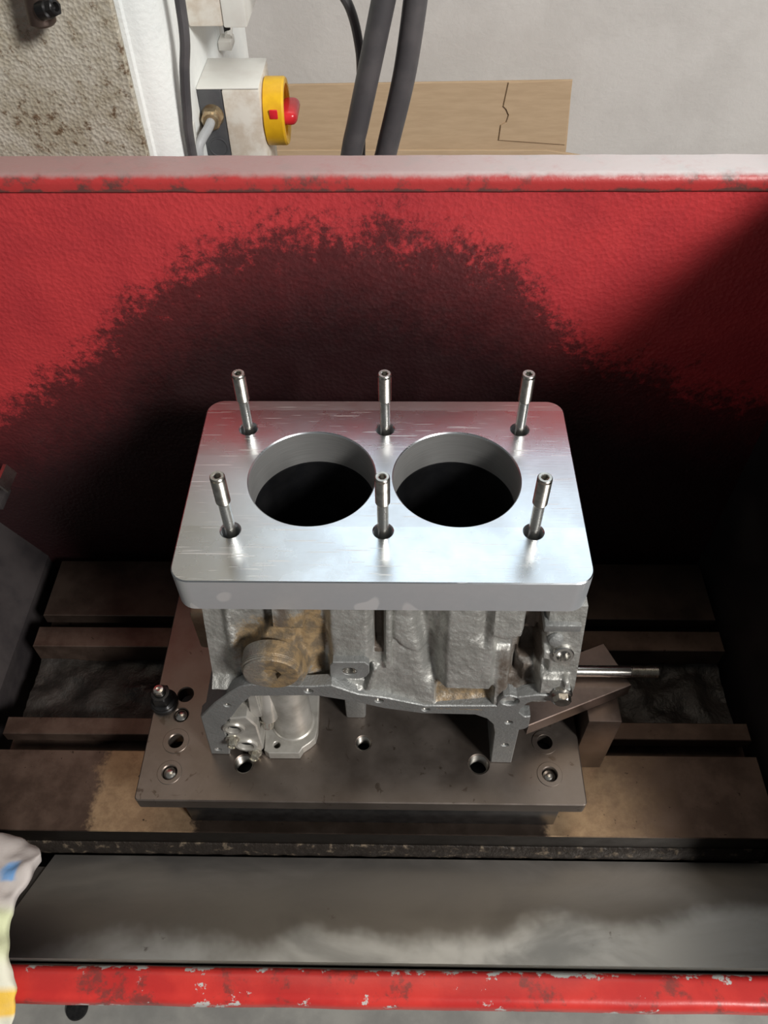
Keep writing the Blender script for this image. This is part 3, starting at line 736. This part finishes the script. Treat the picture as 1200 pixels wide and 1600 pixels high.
b = B(); box(b, (kc[0]+.006, kc[1]-.0258, kc[2]+.0045), (kc[0]+.0125, kc[1]-.0240, kc[2]+.0115), .0006); obj('padlock_slot', b, M['redplastic'], sw)
gc = (cx+.010, .387, .0905)
b = B(); lathe(b, gc, (0, -1, 0), [(.0088, 0), (.0088, .003, 1), (.0085, .008, 1), (.0075, .010), (.0060, .012), (.0040, .012)], 36); obj('cable_gland', b, M['brass'], sw)
b = B(); lathe(b, (cx+.0105, .387, .0655), (0, -1, 0), [(.0078, 0), (.0078, .0008), (.0070, .0010), (.0066, .0004), (.001, .0004)], 32); obj('knockout', b, M['darkplastic'], sw)
b = B(); tube(b, [(cx+.010, .380, .0905), (cx+.0095, .366, .0900), (cx+.006, .354, .0870), (cx+.003, .349, .080), (cx+.0025, .349, .06), (cx+.0025, .349, .0)], .0036, 14)
tag(obj('supply_cable', b, M['cablegrey'], origin=gc), 'grey supply cable bending into the brown gland of the switch box', 'cable')
b = B(); box(b, (cx, .3405, .070), (cx+.0018, .358, .099), .0005)
tag(obj('cable_clip_plate', b, M['plastic'], origin=(cx, .349, .08)), 'small white plate on the column beside the bent grey cable', 'clip')
# junction box above
jb = thing('junction_box', (cx, .45, .149), 'pinkish white electrical box above the switch box at the top edge', 'electrical box')
b = B(); box(b, (cx+.0002, .400, .1495), (cx+.026, .470, .22), .0015); obj('base_box', b, M['stained'], jb)
b = B(); box(b, (cx-.018+.0442, .400, .1485), (cx+.0440, .470, .22), .0015); obj('cover', b, M['plastic'], jb)
b = B(); tube(b, [(cx+.006, .52, .152), (cx+.010, .525, .135), (cx+.008, .52, .118), (cx+.009, .50, .108)], .0035, 10)
cc = thing('wall_cable', (cx, .51, .1), 'thin white cable with a small connector behind the switch box', 'cable')
obj('cable', b, M['plastic'], cc)
b = B(); box(b, (cx+.0005, .492, .100), (cx+.012, .512, .1075), .001); obj('connector', b, M['plastic'], cc)
b = B(); lathe(b, (cx+.008, .505, .1075), (0, 0, 1), [(.003, 0), (.003, .010), (.002, .012)], 14); obj('black_plug', b, M['black'], cc)
# black cable down the column, hoses
b = B(); tube(b, [(-.140, .333, .235), (-.1405, .333, .19), (-.1415, .331, .165), (-.1455, .330, .145), (-.149, .330, .120), (-.1515, .330, .085), (-.152, .332, -.05)], .0036, 14)
tag(obj('black_cable', b, M['rubber'], origin=(-.15, .333, 0)), 'thin black cable hanging down in front of the white column', 'cable')
b = B(); tube(b, [(.006, .345, .24), (-.0055, .343, .19), (-.0165, .342, .145), (-.0265, .341, .105), (-.0330, .340, .078), (-.046, .340, 0), (-.055, .34, -.1)], .0082, 24)
tag(obj('coolant_hose', b, M['rubber'], origin=(-.03, .34, -.1)), 'left of the two thick black hoses leaning down behind the red wall', 'hose', 'thick black hoses')
b = B(); tube(b, [(.0205, .345, .24), (.0150, .343, .19), (.0095, .342, .15), (.0045, .341, .125), (-.0035, .340, .093), (-.0095, .340, .07), (-.03, .340, 0), (-.036, .34, -.1)], .0082, 24)
tag(obj('coolant_hose', b, M['rubber'], origin=(-.01, .34, -.1)), 'right of the two thick black hoses, more upright, before the cardboard', 'hose', 'thick black hoses')
b = B(); tube(b, [(-.055, .372, .215), (-.042, .370, .188), (-.031, .367, .172), (-.0255, .366, .150), (-.0245, .366, .125), (-.027, .366, .05)], .0034, 14)
tag(obj('thin_cable', b, M['rubber'], origin=(-.03, .366, .05)), 'thin dark cable curving down behind the left thick hose', 'cable')
# steel lever at the top left
lv = thing('steel_lever', (-.219, .282, .21), 'worn round steel lever end with a black screw at the top left', 'lever')
b = B(); lathe(b, (-.2205, .2965, .189), (.12, .0, 1), [(.0070, -.0035), (.0085, -.002), (.0086, .02), (.0082, .06)], 28); obj('rod', b, M['clamp'], lv)
b = B(); lathe(b, (-.2135, .2890, .1965), (.85, -.35, .25), [(.0055, -.004), (.0055, .003), (.0050, .004, 1), (.0050, .0085, 1), (.0036, .009), (.0026, .009), (.0022, .006), (.0003, .006)], 30); obj('set_screw', b, M['black'], lv)
b = B(); box(b, (-.225, .2885, .225), (-.200, .3130, .25), .004); obj('lever_socket', b, M['clamp'], lv)

# ------------------------------------------------------------------ cardboard against the wall
cb = thing('cardboard_box', (.02, .77, ZF), 'flattened brown cardboard box leaning on the grey wall behind the hoses', 'cardboard')
def lean(x, z, d): return (x, .752+.06*(z+.10)-d, z)
tab = [(.1345, -.0290), (.2105, -.0262), (.2135, -.1020), (.1290, -.0960), (.1300, -.0780), (.1365, -.0745), (.1385, -.0660), (.1345, -.0590), (.1310, -.0560)]
b = slab([[(-.20, -.032), (.2105, -.0275), (.2160, -.1065), (.2170, -.99), (-.20, -.99)]], .004, .0006, lean); obj('panel', b, M['cardboard'], cb)
b = slab([tab], .0030, .0005, lambda x, z, d: lean(x, z, d+.0028)); obj('tuck_flap', b, M['cardboard'], cb)
b = slab([[(-.20, -.1040), (.190, -.1050), (.234, -.1120), (.236, -.99), (-.20, -.99)]], .004, .0006, lambda x, z, d: lean(x, z, d+.0095)); obj('lower_panel', b, M['cardboard'], cb)

# ------------------------------------------------------------------ bracket at the left and the rag on the rail
b = B()
prof = [(-.0, -.012), (.0035, -.004), (.012, .010), (.0155, .0035), (.017, .0045), (.0125, .0135), (.010, .0135), (.002, -.001), (-.008, -.012)]
loft(b, [[(-.3385+x*1.15, y, -.128+z*1.15) for x, z in prof] for y in (.176, .198)])
br = thing('edge_clip', (-.36, .187, -.15), 'small bent grey metal clip on the sloping left panel of the enclosure', 'metal clip'); obj('clip', b, M['bright'], br)
b = B(); box(b, (-.413, .176, -.146), (-.332, .198, -.1385), .001); obj('foot', b, M['panel'], br)
rag = B(); at1 = []; at2 = []; at3 = []
path = [(-.088, -.216), (-.092, -.203), (-.104, -.197), (-.122, -.194), (-.142, -.191), (-.160, -.1905), (-.176, -.196), (-.186, -.215), (-.190, -.26), (-.192, -.33)]
cp = catmull([(0, y, z) for y, z in path], 9); NV = len(cp); NU = 64; rings = []
edge_x = [(0, -.262), (.06, -.246), (.16, -.236), (.28, -.239), (.40, -.243), (.50, -.236), (.62, -.228), (.72, -.228), (.82, -.235), (1, -.245)]
def interp(T, v):
    for (a, p), (c, q) in zip(T[:-1], T[1:]):
        if v <= c: return p+(q-p)*(v-a)/(c-a)
    return T[-1][1]
for j in range(NV):
    v = j/(NV-1); q = cp[j]; t = (cp[min(j+1, NV-1)]-cp[max(j-1, 0)]).normalized(); nrm = Vector((1, 0, 0)).cross(t)
    if nrm.z < 0 and abs(nrm.z) > .3: nrm = -nrm
    if nrm.y > .3 and j > NV*.6: nrm = -nrm
    xr = interp(edge_x, v); xl = -.372; hw = (xr-xl)/2; th = .0075*(.35+.65*ss(0, .12, v))*(1-.45*ss(.5, .7, v)); row = []
    for i in range(NU):
        a = 2*PI*i/NU; ca, sa = math.cos(a), math.sin(a)
        ex = math.copysign(abs(ca)**.35, ca); ez = math.copysign(abs(sa)**.6, sa)
        x = (xl+xr)/2+hw*ex
        w = (noise.noise(Vector((x*38, v*7, 1)))*.0055+noise.noise(Vector((x*110, v*22, 7)))*.0022)*(sa > -.2)
        p = Vector((x+.004*noise.noise(Vector((v*14, sa, 3)))*(ca > 0), q.y, q.z))+nrm*(th*ez+max(-.003, w)+th)
        row.append(p)
        at1.append(ss(.615, .62, v)*(1-ss(.70, .705, v))); at2.append(ss(.36, .40, v)*(1-ss(.50, .56, v))*.7); at3.append(ss(.20, .215, v)*(1-ss(.27, .285, v))*ss(-.255, -.253, x)*(1-ss(-.246, -.244, x)))
    rings.append(row)
loft(rag, rings)
o = obj('cleaning_rag', rag, M['cloth'], smooth=180, origin=(-.30, -.165, -.2))
for nm, d in (('yellow_band', at1), ('green_band', at2), ('blue_mark', at3)):
    a = o.data.attributes.new(nm, 'FLOAT', 'POINT'); a.data.foreach_set('value', d)
tag(o, 'pale rag with a yellow stripe draped over the left end of the red rail', 'rag')
